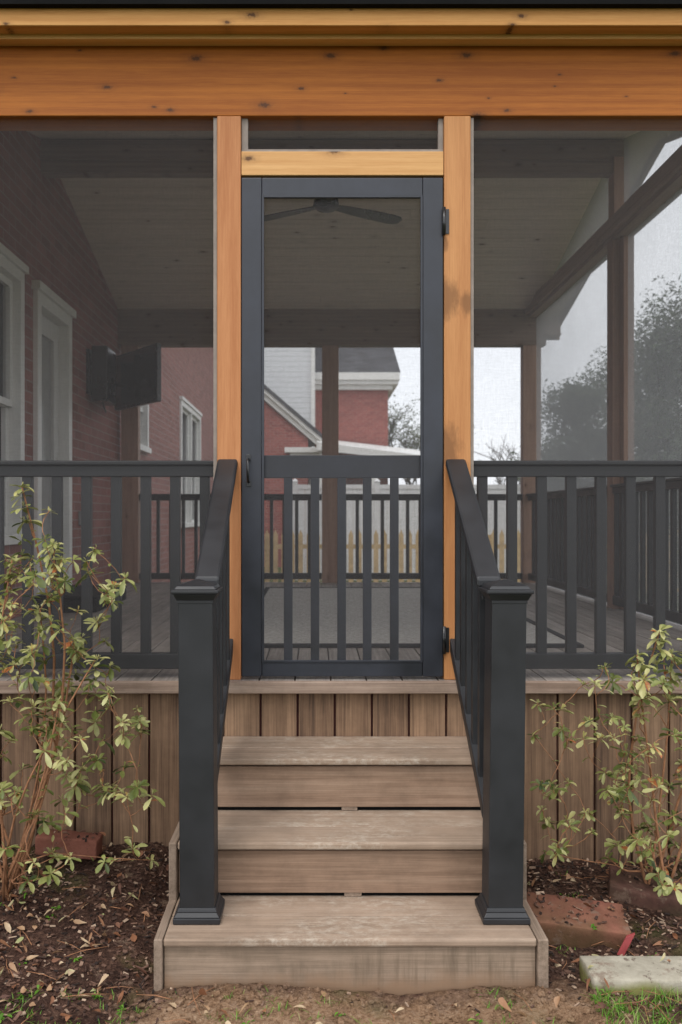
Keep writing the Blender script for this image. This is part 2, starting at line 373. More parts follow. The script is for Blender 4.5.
# ------------------------------------------------------------------ ground
def gz(x, y):
    if y > 1.5 or x < -4 or x > 5 or y < -4: base = 0
    else:
        base = .028*noise.noise(Vector((x*2.3, y*2.3, 0))) + .016*noise.noise(Vector((x*9, y*9, 3)))
        base += .009*noise.noise(Vector((x*30, y*30, 5))) + .004*noise.noise(Vector((x*75, y*75, 8)))
        if x < -.47: base += .10*max(0, min(1, (y+.85)/.8))*min(1, (-.47-x)*6)   # bed heaped against the skirting
        if x > .70: base += .035*max(0, min(1, (y+.8)/.6))*min(1, (x-.7)*6)
        fade = max(0, min(1, (4-abs(y))/2)); base *= fade
        if -.45 < x < .66 and -.9 < y: base = min(base, -.02)
        elif -.5 < x < .72 and y <= -.9: base = base*.8 + .010
    return base
def axis_pts(lo, hi, step, far):
    a = []; q = lo
    while q < hi: a.append(q); q += step
    g, q = step, hi; right = []
    while q < far: right.append(q); g *= 1.35; q += g
    g, q = step, lo-step; left = []
    while q > -far: left.append(q); g *= 1.35; q -= g
    return left[::-1] + a + right + [far]
xs = axis_pts(-1.5, 1.7, .0125, 600); ys = axis_pts(-1.35, .1, .0125, 600)
g = MB(); nx = len(xs)
g.v = [(x, y, gz(x, y)) for y in ys for x in xs]
for j in range(len(ys)-1):
    for i in range(nx-1):
        g.f.append([j*nx+i, j*nx+i+1, (j+1)*nx+i+1, (j+1)*nx+i]); g.t.append(.5); g.sm.append(True)
tag(g.build('ground', M['ground']), kind='structure')

# ------------------------------------------------------------------ screened porch
porch = thing('screened_porch', (.11, 2.5, 0), 'cedar framed screened porch with composite deck, skirting and vaulted pine ceiling', 'porch')
def part(name, m, fn, parent=porch, label=None):
    b = MB(); fn(b); o = b.build(name, m, parent)
    if label: o['label'] = label
    return o
part('header_beam', M['cedar_x'], lambda b: b.box(WX, 2.3, .0, .14, 3.037, 3.33, .004))
def fas(b):
    b.box(WX, 2.55, -.14, -.117, 3.322, 3.42, .003); b.box(WX, 2.55, -.117, -.07, 3.325, 3.345, .002)
part('fascia_board', M['cedar_fascia'], fas)
part('soffit_strip', M['cedar_soffit'], lambda b: (b.box(WX, 2.55, -.070, -.036, 3.309, 3.345, .003), b.box(WX, 2.55, -.034, -.002, 3.316, 3.345, .002)))
def gutter(b):
    b.prism([(-.172, 3.386), (-.180, 3.53), (-.172, 3.53), (-.166, 3.392), (-.150, 3.392), (-.150, 3.53), (-.143, 3.53), (-.143, 3.386)], WX, 2.6, 'x')
part('gutter', M['gut'], gutter)
# uprights of the front
def post(name, x0, x1, m, label=None, bead=None):
    o = part('post', m, lambda b: b.box(x0, x1, .0, .10, DECK, 3.037, .004), label=label)
    if bead: part('screen_bead', M['bead'], lambda b: b.box(bead[0], bead[1], .012, .05, DECK+.02, 3.035, .001), o)
    return o
post('post', -.395, -.299, M['cedar_z'], 'orange cedar post left of the screen door', (-.411, -.396))
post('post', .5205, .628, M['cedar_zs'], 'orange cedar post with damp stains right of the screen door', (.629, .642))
post('post', 2.13, 2.25, M['cedar_z']); post('post', WX+.002, WX+.09, M['cedar_z'])
part('transom_bar', M['cedar_pale'], lambda b: b.box(-.2975, .519, .004, .09, 2.799, 2.896, .003))
def tbead(b):
    b.box(-.297, -.272, .02, .06, 2.91, 3.035); b.box(.500, .519, .02, .06, 2.91, 3.035); b.box(-.297, .519, .016, .06, 2.8975, 2.9085)
part('screen_bead', M['bead'], tbead)
def screen(x0, x1, y0, y1, z0, z1, name='screen_panel'):
    b = MB(); b.add([(x0,y0,z0),(x1,y1,z0),(x1,y1,z1),(x0,y0,z1)], [(0,1,2,3)]); return b.build(name, M['screen'], porch)
screen(-.272, .500, .035, .035, 2.909, 3.036)
screen(WX+.09, -.411, .03, .03, DECK+.005, 3.036)
screen(.642, 2.13, .03, .03, DECK+.005, 3.036)
# back wall
part('header_beam', M['cedar_inx'], lambda b: b.box(WX, 2.3, BY, BY+.14, 3.13, 3.49, .004))
for x0, x1 in ((-1.93, -1.76), (.07, .235), (2.07, 2.25)):
    part('post', M['cedar_in'], lambda b: b.box(x0, x1, BY+.005, BY+.12, DECK, 3.13, .004))
screen(-1.76, .07, BY+.03, BY+.03, DECK, 3.13); screen(.235, 2.07, BY+.03, BY+.03, DECK, 3.13)
# side wall
part('side_beam', M['cedar_iny'], lambda b: b.box(SX-.08, SX+.05, .142, BY-.002, 3.40, 3.575, .004))
part('side_beam', M['cedar_iny'], lambda b: b.box(SX-.11, SX-.081, .142, BY-.002, 3.43, 3.49, .003))
def sidepost(b):
    b.box(SX-.08, SX+.02, 2.68, 2.80, DECK, 3.399, .004); b.box(SX-.03, SX+.045, 2.60, 2.678, DECK, 3.399, .003); b.box(SX-.05, SX+.04, 2.803, 2.86, DECK, 3.399, .004)
part('post', M['cedar_in'], sidepost)
part('gable_post', M['cedar_in'], lambda b: b.box(SX-.07, SX+.04, 2.68, 2.80, 3.576, 3.99, .004))
screen(SX, SX, .10, 2.68, DECK, 3.40); screen(SX, SX, 2.86, BY, DECK, 3.40)
def gable(b):
    for a, c in ((.9, 2.68), (2.80, 4.55)):
        b.add([(SX, a, 3.577), (SX, c, 3.577), (SX, c, max(3.58, ceil_z(c)-.004)), (SX, a, max(3.58, ceil_z(a)-.004))], [(0, 1, 2, 3)])
b = MB(); gable(b); b.build('screen_panel', M['screen'], porch)
part('ridge_beam', M['cedar_inx'], lambda b: (b.box(WX, SX+.05, 2.70, 2.80, 3.88, 4.115, .004), b.box(WX, SX-.1, 2.672, 2.699, 3.965, 4.06, .003)))
# ceiling planks, two slopes
def planks(b):
    pitch = .1335
    for sgn, end in ((-1, -.115), (1, BY+.32)):
        n = int(abs(end-RIDGE_Y)/pitch)+1
        for i in range(n):
            a, c = RIDGE_Y+sgn*i*pitch, RIDGE_Y+sgn*min((i+1)*pitch-.005, abs(end-RIDGE_Y))
            x = WX+.001
            while x < 2.45:
                e = min(2.49, x + rnd.uniform(1.6, 3.4))
                if e > 2.25: e = 2.49
                za, zc = ceil_z(a), ceil_z(c)
                p = [(x, a, za), (e-.002, a, za), (e-.002, c, zc), (x, c, zc)]
                if sgn < 0: p = [p[3], p[2], p[1], p[0]]
                b.hexa(p + [(q[0], q[1], q[2]+.015) for q in p], 0)
                x = e
part('ceiling', M['ceil'], planks)
def roof(b):
    for sgn, end in ((-1, -.136), (1, BY+.36)):
        y0, y1 = sorted((RIDGE_Y, end))
        p = [(WX-.2, y0, ceil_z(y0)+.02), (2.53, y0, ceil_z(y0)+.02), (2.53, y1, ceil_z(y1)+.02), (WX-.2, y1, ceil_z(y1)+.02)]
        b.hexa(p + [(q[0], q[1], q[2]+.13) for q in p])
part('roof', M['shingle'], roof)
def rake(b):
    for end in (-.13, BY+.34):
        y0, y1 = sorted((RIDGE_Y, end))
        p = [(2.495, y0, ceil_z(y0)-.03), (2.525, y0, ceil_z(y0)-.03), (2.525, y1, ceil_z(y1)-.03), (2.495, y1, ceil_z(y1)-.03)]
        b.hexa(p + [(q[0], q[1], q[2]+.049) for q in p])
    b.box(WX, 2.525, BY+.325, BY+.35, 3.25, 3.37)
    b.box(WX, 2.49, BY+.142, BY+.323, 3.262, 3.28)
    b.prism([(BY+.17, 3.281), (BY+.322, 3.281), (BY+.322, 3.398), (BY+.17, 3.435)], SX+.052, 2.49, 'x')
part('rake_board', M['cedar_iny'], rake)
# deck floor
def deck(b):
    x = WX+.003
    while x < 2.24:
        b.box(x, min(x+.139, 2.25), -.018, BY+.12, DECK-.025, DECK, .002); x += .1445
part('deck_floor', M['deck'], deck)
part('deck_edge', M['trim'], lambda b: b.box(WX, 2.28, -.046, -.020, DECK-.047, DECK+.002, .005))
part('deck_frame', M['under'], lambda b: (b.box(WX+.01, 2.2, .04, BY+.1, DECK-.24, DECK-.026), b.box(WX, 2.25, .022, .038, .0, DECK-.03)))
def skirting(b):
    x = .020
    step = .1497
    k0 = -14
    for k in range(k0, 16):
        a = -.2153 + k*step
        if a < WX: continue
        if a > 2.2: break
        zb = .018 + rnd.uniform(-.006, .006)
        b.box(a, a+.141, .0, .019, zb, DECK-.05, .003)
part('skirting', M['skirt'], skirting)

# ------------------------------------------------------------------ porch railings (black), all inside the screen
def railing(label, p0, p1, pitch=.1215, phase=.06, cat='railing', w=.04):
    """straight guard rail between two floor points"""
    p0, p1 = Vector(p0), Vector(p1); d = (p1-p0); ln = d.length; d.normalize(); n = Vector((-d.y, d.x, 0))
    root = thing('porch_railing', ((p0+p1)/2), label, 'railing', 'black railings round the porch')
    rot = Matrix((d, n, Vector((0, 0, 1)))).transposed()
    mid = (p0+p1)/2
    def bar(name, z0, z1, wd, bev):
        b = MB(); b.obox(mid+Vector((0, 0, (z0+z1)/2-mid.z)), (ln, wd, z1-z0), rot, bev); return b
    b = bar('r', DECK+.868, DECK+.887, .085, .005); b.obox(mid+Vector((0, 0, DECK+.845-mid.z)), (ln, .05, .045), rot, .003)
    b.build('top_rail', M['black'], root)
    b = bar('r', DECK+.035, DECK+.098, .045, .003); b.build('bottom_rail', M['black'], root)
    t = phase; proto = None
    while t < ln-.02:
        c = p0 + d*t
        if proto is None:
            b = MB(); b.obox(Vector((c.x, c.y, DECK+.46)), (w, w*.8, .725), rot, .002); proto = b.build('baluster', M['black'], root); first = c.copy()
        else:
            q = proto.copy(); COL.objects.link(q); q.parent = root; q.location = proto.location + (c-first)
        t += pitch
    return root
railing('black railing behind the screen left of the door', (WX+.08, .075, DECK), (-.397, .075, DECK), phase=.0805+.01)
railing('black railing behind the screen right of the door', (.630, .075, DECK), (2.12, .075, DECK), phase=.058)
railing('black railing at the back of the porch, left of its middle post', (-1.755, BY+.06, DECK), (.068, BY+.06, DECK), pitch=.126, w=.034)
railing('black railing at the back of the porch, right of its middle post', (.237, BY+.06, DECK), (2.068, BY+.06, DECK), pitch=.126, w=.034)
railing('black side railing at right, in front of the middle side post', (SX-.06, .16, DECK), (SX-.06, 2.675, DECK), w=.036)
railing('black side railing at right, running from the middle side post to the back', (SX-.06, 2.863, DECK), (SX-.06, BY, DECK), w=.036)

# ------------------------------------------------------------------ screen door
door = thing('screen_door', (.11, .03, DECK+.012), 'tall charcoal screen door with balusters below its middle rail', 'door')
DX0, DX1, DZ0, DZ1 = -.2965, .5165, .776, 2.7895
SW = .083
def dpart(name, fn, m='blackd', parent=None):
    b = MB(); fn(b); return b.build(name, M[m], parent or door)
dpart('stile', lambda b: b.box(DX0, DX0+SW-.002, .004, .042, DZ0, DZ1, .003)); dpart('stile', lambda b: b.box(DX1-SW+.002, DX1, .004, .042, DZ0, DZ1, .003))
dpart('top_rail', lambda b: b.box(DX0+SW-.0005, DX1-SW+.0005, .005, .041, DZ1-.073, DZ1, .003))
dpart('bottom_rail', lambda b: b.box(DX0+SW-.0005, DX1-SW+.0005, .005, .041, DZ0, DZ0+.058, .003))
dpart('middle_rail', lambda b: b.box(DX0+SW-.0005, DX1-SW+.0005, .018, .040, 1.578, 1.670, .002))
def stop(b):
    a0, a1, b0, b1 = DX0+SW-.001, DX1-SW+.001, DZ0+.057, DZ1-.072
    b.box(a0, a0+.009, .001, .012, b0, b1, .001); b.box(a1-.009, a1, .001, .012, b0, b1, .001)
    b.box(a0+.009, a1-.009, .001, .012, b1-.009, b1, .001); b.box(a0+.009, a1-.009, .001, .012, b0, b0+.009, .001)
dpart('glazing_bead', stop)
for px in (288.3, 315, 341.5, 367, 394):
    x = (px-315)/245.5
    dpart('baluster', lambda b: b.box(x-.0175, x+.0175, .019, .037, DZ0+.058, 1.578, .0015))
b = MB(); a0, a1 = DX0+SW, DX1-SW; b.add([(a0, .0145, DZ0+.06), (a1, .0145, DZ0+.06), (a1, .0145, DZ1-.074), (a0, .0145, DZ1-.074)], [(0, 1, 2, 3)]); b.build('screen_panel', M['screen'], door)
def handle(b):
    x = -.268; b.tube([(x, .004, 1.655), (x, -.025, 1.65), (x, -.036, 1.63), (x, -.036, 1.585), (x, -.025, 1.565), (x, .004, 1.56)], .0055, 8)
    for z in (1.66, 1.555): b.box(x-.009, x+.009, -.001, .0042, z-.012, z+.012, .001)
dpart('handle', handle, 'metal')
for z in (2.61, .925):
    dpart('hinge', lambda b: (b.tube([(.519, -.008, z-.055), (.519, -.008, z+.055)], .0075, 10), b.box(.5165, .54, -.004, -.0005, z-.05, z+.05, .001)), 'metal')

# ------------------------------------------------------------------ steps
steps = thing('porch_steps', (.105, -.45, 0), 'three brown composite steps with worn pale patches leading to the screen door', 'steps')
SX0, SX1 = -.455, .665
YF = [-.897, -.629, -.337]; YB = [-.588, -.298, -.003]; ZT = [T1, T2, T3]
for i in range(3):
    yf, yb, z = YF[i], YB[i], ZT[i]; mid = yf+.158
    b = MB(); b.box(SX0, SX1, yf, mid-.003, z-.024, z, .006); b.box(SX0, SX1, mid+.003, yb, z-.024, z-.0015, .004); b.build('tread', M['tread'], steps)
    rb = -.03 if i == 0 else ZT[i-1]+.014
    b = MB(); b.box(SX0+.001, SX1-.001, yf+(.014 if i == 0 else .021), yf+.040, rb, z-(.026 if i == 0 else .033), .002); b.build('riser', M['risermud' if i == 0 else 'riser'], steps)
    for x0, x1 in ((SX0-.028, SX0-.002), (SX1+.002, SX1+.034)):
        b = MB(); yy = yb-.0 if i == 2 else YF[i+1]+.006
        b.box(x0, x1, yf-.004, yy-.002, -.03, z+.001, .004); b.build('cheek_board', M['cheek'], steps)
b = MB(); b.box(SX0+.01, SX1-.01, -.59, -.30, -.02, T2-.03); b.box(SX0+.01, SX1-.01, -.30, -.01, -.02, T3-.03); b.box(SX0+.01, SX1-.01, -.855, -.595, -.02, T1-.027)
b.build('gap_shade_core', M['gut'], steps)  # step core coloured near-black, putting the shade of the gaps into its colour
for i in (1, 2):
    b = MB(); b.box(.098, .155, YF[i]+.024, YF[i]+.06, ZT[i-1]+.0005, ZT[i-1]+.0135); b.build('stringer_block', M['cheek'], steps)

# ------------------------------------------------------------------ stair railings
def stair_rail(cx, rx, lean, label):
    root = thing('stair_railing', (cx, -.73, T1), label, 'railing', 'black railings of the porch steps')
    H = .0545; yc = -.735
    b = MB(); c2 = cx+lean; b.hexa([(c2-H, yc-H, T1+.001), (c2+H, yc-H, T1+.001), (c2+H, yc+H, T1+.001), (c2-H, yc+H, T1+.001), (cx-H, yc-H, 1.172), (cx+H, yc-H, 1.172), (cx+H, yc+H, 1.172), (cx-H, yc+H, 1.172)], .004); nw = b.build('newel_post', M['black'], root)
    def ring(b, h0, h1, z0, z1, bev=.002, cx=cx):
        b.hexa([(cx-h0, yc-h0, z0), (cx+h0, yc-h0, z0), (cx+h0, yc+h0, z0), (cx-h0, yc+h0, z0),
                (cx-h1, yc-h1, z1), (cx+h1, yc-h1, z1), (cx+h1, yc+h1, z1), (cx-h1, yc+h1, z1)], bev)
    b = MB(); ring(b, .0565, .0565, 1.150, 1.160, .001); ring(b, .058, .068, 1.160, 1.180, .002); ring(b, .0735, .0735, 1.181, 1.193, .003); ring(b, .066, .058, 1.194, 1.205, .002); ring(b, .056, .006, 1.2055, 1.222, .001)
    b.build('post_cap', M['black'], nw)
    b = MB(); ring(b, .0735, .0735, T1+.0015, T1+.020, .003, c2); ring(b, .071, .062, T1+.021, T1+.034, .002, c2); ring(b, .062, .058, T1+.0345, T1+.046, .002, c2)
    b.build('post_base', M['black'], nw)
    ya, za, yb, zb = -.672, 1.205, -.002, 1.640
    dv = Vector((0, yb-ya, zb-za)); ang = math.atan2(zb-za, yb-ya); rot = Matrix.Rotation(ang, 3, 'X')
    c = Vector((rx, (ya+yb)/2, (za+zb)/2))
    def slope_bar(w, h, off, bev, y0=ya, y1=yb, cut=True):
        s = (zb-za)/(yb-ya)
        z0, z1 = za+s*(y0-ya)+off, za+s*(y1-ya)+off
        hh = h/2/math.cos(ang)
        b.hexa([(rx-w/2, y0, z0-hh), (rx+w/2, y0, z0-hh), (rx+w/2, y1, z1-hh), (rx-w/2, y1, z1-hh),
                (rx-w/2, y0, z0+hh), (rx+w/2, y0, z0+hh), (rx+w/2, y1, z1+hh), (rx-w/2, y1, z1+hh)], bev)
    b = MB(); slope_bar(.082, .028, 0, .009); slope_bar(.046, .034, -.037, .003); b.build('handrail', M['black'], root)
    b = MB(); slope_bar(.046, .045, -.735, .004, -.679); b.build('lower_rail', M['black'], root)
    s = (zb-za)/(yb-ya)
    for k in range(5):
        y = -.575 + k*.12; zt = za+s*(y-ya)
        b = MB(); hw = .016
        b.hexa([(rx-hw, y-hw, zt-.735-.0+.02-s*hw), (rx+hw, y-hw, zt-.715-s*hw), (rx+hw, y+hw, zt-.715+s*hw), (rx-hw, y+hw, zt-.715+s*hw),
                (rx-hw, y-hw, zt-.055-s*hw), (rx+hw, y-hw, zt-.055-s*hw), (rx+hw, y+hw, zt-.055+s*hw), (rx-hw, y+hw, zt-.055+s*hw)], .0015)
        b.build('baluster', M['black'], root)
stair_rail(-.3735, -.352, .006, 'black stair railing with square newel post on the left side of the steps')
stair_rail(.6065, .566, -.012, 'black stair railing with square newel post on the right side of the steps')

# ------------------------------------------------------------------ the house along the left of the porch
house = thing('brick_house', (-6, 6, 0), 'red brick house with white windows whose side wall borders the porch', 'house')
HY0, HY1 = -.35, 14.2
openings = [(1.35, 2.27, 1.28, 3.04), (2.53, 3.38, .78, 3.0), (5.75, 6.58, 2.19, 3.1), (9.05, 11.2, 1.30, 3.12)]
def hwall(b):
    # face on x=WX with real openings: strips between openings
    y = HY0
    for (a, c, z0, z1) in openings:
        b.box(WX-.22, WX, y, a, 0, 6.0); 
        if z0 > .8: b.box(WX-.22, WX, a, c, 0, z0)
        else: b.box(WX-.22, WX, a, c, 0, .74)
        b.box(WX-.22, WX, a, c, z1, 6.0); y = c
    b.box(WX-.22, WX, y, HY1, 0, 6.0)
    b.box(-10, WX-.22, HY0, HY0+.22, 0, 6.0); b.box(-10, WX-.22, HY1-.22, HY1, 0, 6.0); b.box(-10.22, -10, HY0, HY1, 0, 6.0)
part('wall', M['brick'], hwall, house)
part('interior_partition', M['doorw'], lambda b: b.box(-4.4, -4.3, HY0+.25, HY1-.25, 0, 5.9), house)
def hroof(b):
    b.prism([(-10.7, 5.95), (WX+.45, 5.95), ((-10+WX)/2, 9.2)], HY0-.35, HY1+.35, 'y')
part('roof', M['shingle'], hroof, house)
def house_window(a, c, z0, z1, mull=False):
    def fr(b):
        t = .075
        b.box(WX-.10, WX+.03, a, a+t, z0, z1, .004); b.box(WX-.10, WX+.03, c-t, c, z0, z1, .004)
        b.box(WX-.10, WX+.03, a+t, c-t, z1-t, z1, .004)
        b.box(WX-.005, WX+.05, a-.03, c+.03, z1+.001, z1+.05, .004)
        zm = (z0+z1)/2
        for (p, q) in ([(a+t, (a+c)/2-.04), ((a+c)/2+.04, c-t)] if mull else [(a+t, c-t)]):
            for zz0, zz1, xx in ((z0+.03, zm+.02, WX-.055), (zm-.02, z1-t, WX-.025)):
                b.box(xx-.03, xx, p, p+.045, zz0, zz1); b.box(xx-.03, xx, q-.045, q, zz0, zz1)
                b.box(xx-.031, xx-.001, p, q, zz0, zz0+.045); b.box(xx-.031, xx-.001, p, q, zz1-.045, zz1)
        if mull: b.box(WX-.10, WX+.025, (a+c)/2-.04, (a+c)/2+.04, z0, z1-t)
    o = part('window', M['white'], fr, house)
    b = MB(); b.box(WX-.092, WX-.088, a+.07, c-.07, z0+.02, z1-.07); b.build('pane', M['glass'], o)
    b = MB(); b.box(WX-.08, WX+.055, a-.03, c+.03, z0-.035, z0+.03, .005); b.build('sill', M['white'], o)
for (a, c, z0, z1) in (openings[0], openings[2]): house_window(a, c, z0, z1)
house_window(*openings[3], mull=True)
a, c, z0, z1 = openings[1]
def dframe(b):
    t = .085
    b.box(WX-.12, WX+.035, a, a+t, z0, z1, .004); b.box(WX-.12, WX+.035, c-t, c, z0, z1, .004); b.box(WX-.12, WX+.035, a+t, c-t, z1-t, z1, .004)
    b.box(WX-.005, WX+.06, a-.03, c+.03, z1+.001, z1+.06, .004)
df = part('door', M['doorw'], lambda b: (b.box(WX-.10, WX-.05, a+.087, a+.2, z0, z1-.087, .003), b.box(WX-.10, WX-.05, c-.2, c-.087, z0, z1-.087, .003), b.box(WX-.10, WX-.05, a+.2, c-.2, z0, z0+.25, .003), b.box(WX-.10, WX-.05, a+.2, c-.2, z1-.23, z1-.087, .003)), house)
b = MB(); dframe(b); b.build('door_frame', M['white'], df)
b = MB(); b.box(WX-.08, WX-.076, a+.2, c-.2, z0+.25, z1-.23); b.build('pane', M['blind'], df)
b = MB(); b.tube([(WX-.05, c-.14, 1.76), (WX-.01, c-.14, 1.76)], .012, 8); b.tube([(WX-.01, c-.14, 1.76), (WX-.01, c-.24, 1.76)], .009, 8); b.build('door_handle', M['metal'], df)

# ------------------------------------------------------------------ porch furnishings
fan = thing('ceiling_fan', (.08, RIDGE_Y, 3.88), 'dark three blade ceiling fan hanging from the ridge beam', 'ceiling fan')
def lathe(b, prof, cx, cy, n=20):
    vs = [(cx+r*math.cos(2*math.pi*k/n), cy+r*math.sin(2*math.pi*k/n), z) for r, z in prof for k in range(n)]
    fs = [(i*n+k, i*n+(k+1) % n, (i+1)*n+(k+1) % n, (i+1)*n+k) for i in range(len(prof)-1) for k in range(n)]
    b.add(vs, fs, None, True)
fx = .08
b = MB(); b.tube([(fx, RIDGE_Y, 3.86), (fx, RIDGE_Y, 3.72)], .014, 10); b.build('downrod', M['metal'], fan)
b = MB(); lathe(b, [(.001, 3.879), (.055, 3.878), (.05, 3.84), (.018, 3.82)], fx, RIDGE_Y); b.build('canopy', M['metal'], fan)
b = MB(); lathe(b, [(.001, 3.73), (.05, 3.725), (.09, 3.70), (.095, 3.66), (.07, 3.635), (.001, 3.625)], fx, RIDGE_Y); b.build('motor', M['metal'], fan)
for a_ in (28, 152, 270):
    b = MB(); d = Vector((math.cos(R(a_)), math.sin(R(a_)), 0)); n = Vector((-d.y, d.x, 0))
    prof = [(.06, .03), (.16, .045), (.34, .062), (.55, .066), (.61, .055), (.635, .03)]
    vs = []
    for r, w in prof:
        c0 = Vector((fx, RIDGE_Y, 3.665-.02*r)) + d*r
        for sg, dz in ((-1, -.3), (1, .3)):
            for th in (-.004, .004): vs.append(c0 + n*(w*sg) + Vector((0, 0, -w*sg*.12+th)))
    fs = []
    for i in range(len(prof)-1):
        o = i*4; fs += [(o+1, o+3, o+7, o+5), (o+2, o, o+4, o+6), (o, o+1, o+5, o+4), (o+3, o+2, o+6, o+7)]
    o = (len(prof)-1)*4; fs += [(0, 2, 3, 1), (o, o+1, o+3, o+2)]
    b.add(vs, fs); b.build('blade', M['metal'], fan)

tv = thing('television', (WX, 4.45, 2.6), 'black flat television on a wall bracket in the far left corner of the porch', 'television')
tc_ = Vector((-1.585, 4.22, 2.655)); ang = math.atan2(3.9-4.55, -1.34+1.85); rot = Matrix.Rotation(ang, 3, 'Z')
b = MB(); b.obox(tc_, (.83, .045, .50), rot, .006); b.build('housing', M['metal'], tv)
b = MB(); nrm = rot @ Vector((0, -1, 0)); b.obox(tc_+nrm*.0235, (.80, .003, .465), rot); b.build('display', M['glass'], tv)
def arm(b):
    b.box(WX+.001, WX+.03, 3.92, 4.5, 2.48, 2.86, .004); b.box(WX+.03, WX+.17, 3.98, 4.30, 2.42, 2.90, .01)
    b.tube([(WX+.03, 4.45, 2.64), (WX+.20, 4.62, 2.64), tc_-nrm*.02], .02, 8)
    b.tube([(WX+.10, 4.1, 2.42), (WX+.14, 4.05, 2.33)], .008, 6)
b = MB(); arm(b); b.build('wall_bracket', M['metal'], tv)

def rugf(b):
    n = 40; x0, x1, y0, y1 = -.42, 1.32, .88, 4.4
    vs = []; fs = []
    for j in range(n+1):
        for i in range(n+1):
            x, y = x0+(x1-x0)*i/n, y0+(y1-y0)*j/n; vs.append((x, y, DECK+.012+.004*noise.noise(Vector((x*3, y*3, 0)))))
    for j in range(n):
        for i in range(n): fs.append((j*(n+1)+i, j*(n+1)+i+1, (j+1)*(n+1)+i+1, (j+1)*(n+1)+i))
    b.add(vs, fs, .5, True)
rug = thing('rug', (.45, 2.6, DECK), 'flat grey outdoor rug with dark edge on the porch floor', 'rug')
b = MB(); rugf(b); b.build('rug_field', M['rug'], rug)
b = MB(); b.box(-.45, 1.35, .85, .90, DECK+.0005, DECK+.017, .003); b.box(-.45, 1.35, 4.38, 4.43, DECK+.0005, DECK+.017, .003)
b.box(-.45, -.41, .90, 4.38, DECK+.0005, DECK+.017, .003); b.box(1.31, 1.35, .90, 4.38, DECK+.0005, DECK+.017, .003); b.build('rug_border', M['rugb'], rug)

mat_ = MB(); mat_.box(-1.93, -1.50, 2.45, 3.4, DECK+.001, DECK+.09, .01); mat_.box(-1.93, -1.50, 2.45, 3.4, DECK+.091, DECK+.115, .006)
tag(mat_.build('door_step', M['gut']), 'low dark step in front of the white house door', 'step')
ob = MB(); ob.box(WX+.001, WX+.045, 3.68, 3.78, 1.35, 1.47, .006); ob.box(WX+.045, WX+.06, 3.69, 3.77, 1.36, 1.46, .004)
tag(ob.build('outlet_box', M['grey']), 'small grey outdoor outlet box on the brick wall beside the white door', 'outlet')
cl = MB(); c0 = Vector((-.83, 3.05, ceil_z(3.05))); lathe(cl, [(.085, c0.z+.002), (.085, c0.z-.018), (.06, c0.z-.022), (.001, c0.z-.022)], c0.x, c0.y)
tag(cl.build('recessed_light', M['vinyl']), 'small round white ceiling light, unlit, in the pine ceiling', 'ceiling light')

# ------------------------------------------------------------------ loose pieces in the beds
def lump(name, m, c, size, rz, tilt, label, cat, bev=.012, jit=.006, group=None):
    b = MB(); rot = Matrix.Rotation(R(rz), 3, 'Z') @ Matrix.Rotation(R(tilt[0]), 3, 'X') @ Matrix.Rotation(R(tilt[1]), 3, 'Y')
    b.obox(Vector(c), size, rot, bev*.55, jit=jit); return tag(b.build(name, m), label, cat, group)
lump('brick', M['paver'], (.885, -.545, .030), (.33, .17, .105), -10, (10, 4), 'tilted red brick with mud on top beside the right cheek of the steps', 'brick', jit=.005)
lump('brick', M['paverd'], (1.25, -.36, .040), (.36, .16, .10), -18, (8, 6), 'dark red brick lying under the right shrub behind the tilted brick', 'brick')
lump('stone_slab', M['slab'], (1.185, -.858, .002), (.72, .145, .10), 0, (1, 0), 'pale grey mossy stone slab edging the grass at lower right', 'stone')
lump('brick', M['paver'], (-.95, -.14, .155), (.24, .09, .075), -4, (0, 3), 'red brick half hidden behind the left shrub against the skirting', 'brick')
fl = MB(); fl.hexa([Vector(p)+Vector((.0, -.04, -.02)) for p in ((.972, -.66, .03), (.992, -.665, .025), (1.0, -.655, .028), (.98, -.648, .033), (1.002, -.66, .085), (1.030, -.665, .098), (1.032, -.655, .100), (1.006, -.65, .087))], .001)
tag(fl.build('clay_fragment', M['flake']), 'small bright red clay fragment standing between the bricks', 'fragment')

# ------------------------------------------------------------------ shrubs
def leaf(b, base, d, up, ln, w, droop, tint):
    d = d.normalized(); side = d.cross(up)
    side = side.normalized() if side.length > .01 else Vector((1, 0, 0))
    nrm = side.cross(d).normalized()
    prof = [(0, .12), (.28, .46), (.6, .95), (.86, .88), (1, .16)]
    vs = []
    bend = rnd.uniform(-.25, .25); fold = rnd.uniform(.05, .34)
    for t, ww in prof:
        c = base + d*(ln*t) - Vector((0, 0, 1))*(droop*ln*t*t) + side*(bend*ln*t*t)
        for sg in (-1, 0, 1): vs.append(c + side*(sg*w*ww/2) + nrm*(abs(sg)*w*ww*fold))
    fs = [(i*3+k, i*3+k+1, (i+1)*3+k+1, (i+1)*3+k) for i in range(4) for k in (0, 1)]
    b.add(vs, fs, tint, True)
def whorl(b, p, d, r, n, ln, pale):
    d = d.normalized(); a = d.orthogonal().normalized(); c = d.cross(a); ph = r.random()*6.28
    for k in range(n):
        t = ph + 2*math.pi*k/n + r.uniform(-.3, .3); el = r.uniform(-.5, .7)
        v = (a*math.cos(t) + c*math.sin(t)) + d*el
        l_ = ln*r.uniform(.7, 1.2)
        leaf(b, p + d*r.uniform(-.012, .006), v, d, l_, l_*r.uniform(.36, .50), r.uniform(.0, .5), min(1, max(0, r.gauss(pale, .17))))
    for k in range(3):
        v = d + (a*r.uniform(-.5, .5) + c*r.uniform(-.5, .5)); leaf(b, p, v, a, ln*.45, ln*.13, 0, min(1, pale+.2))
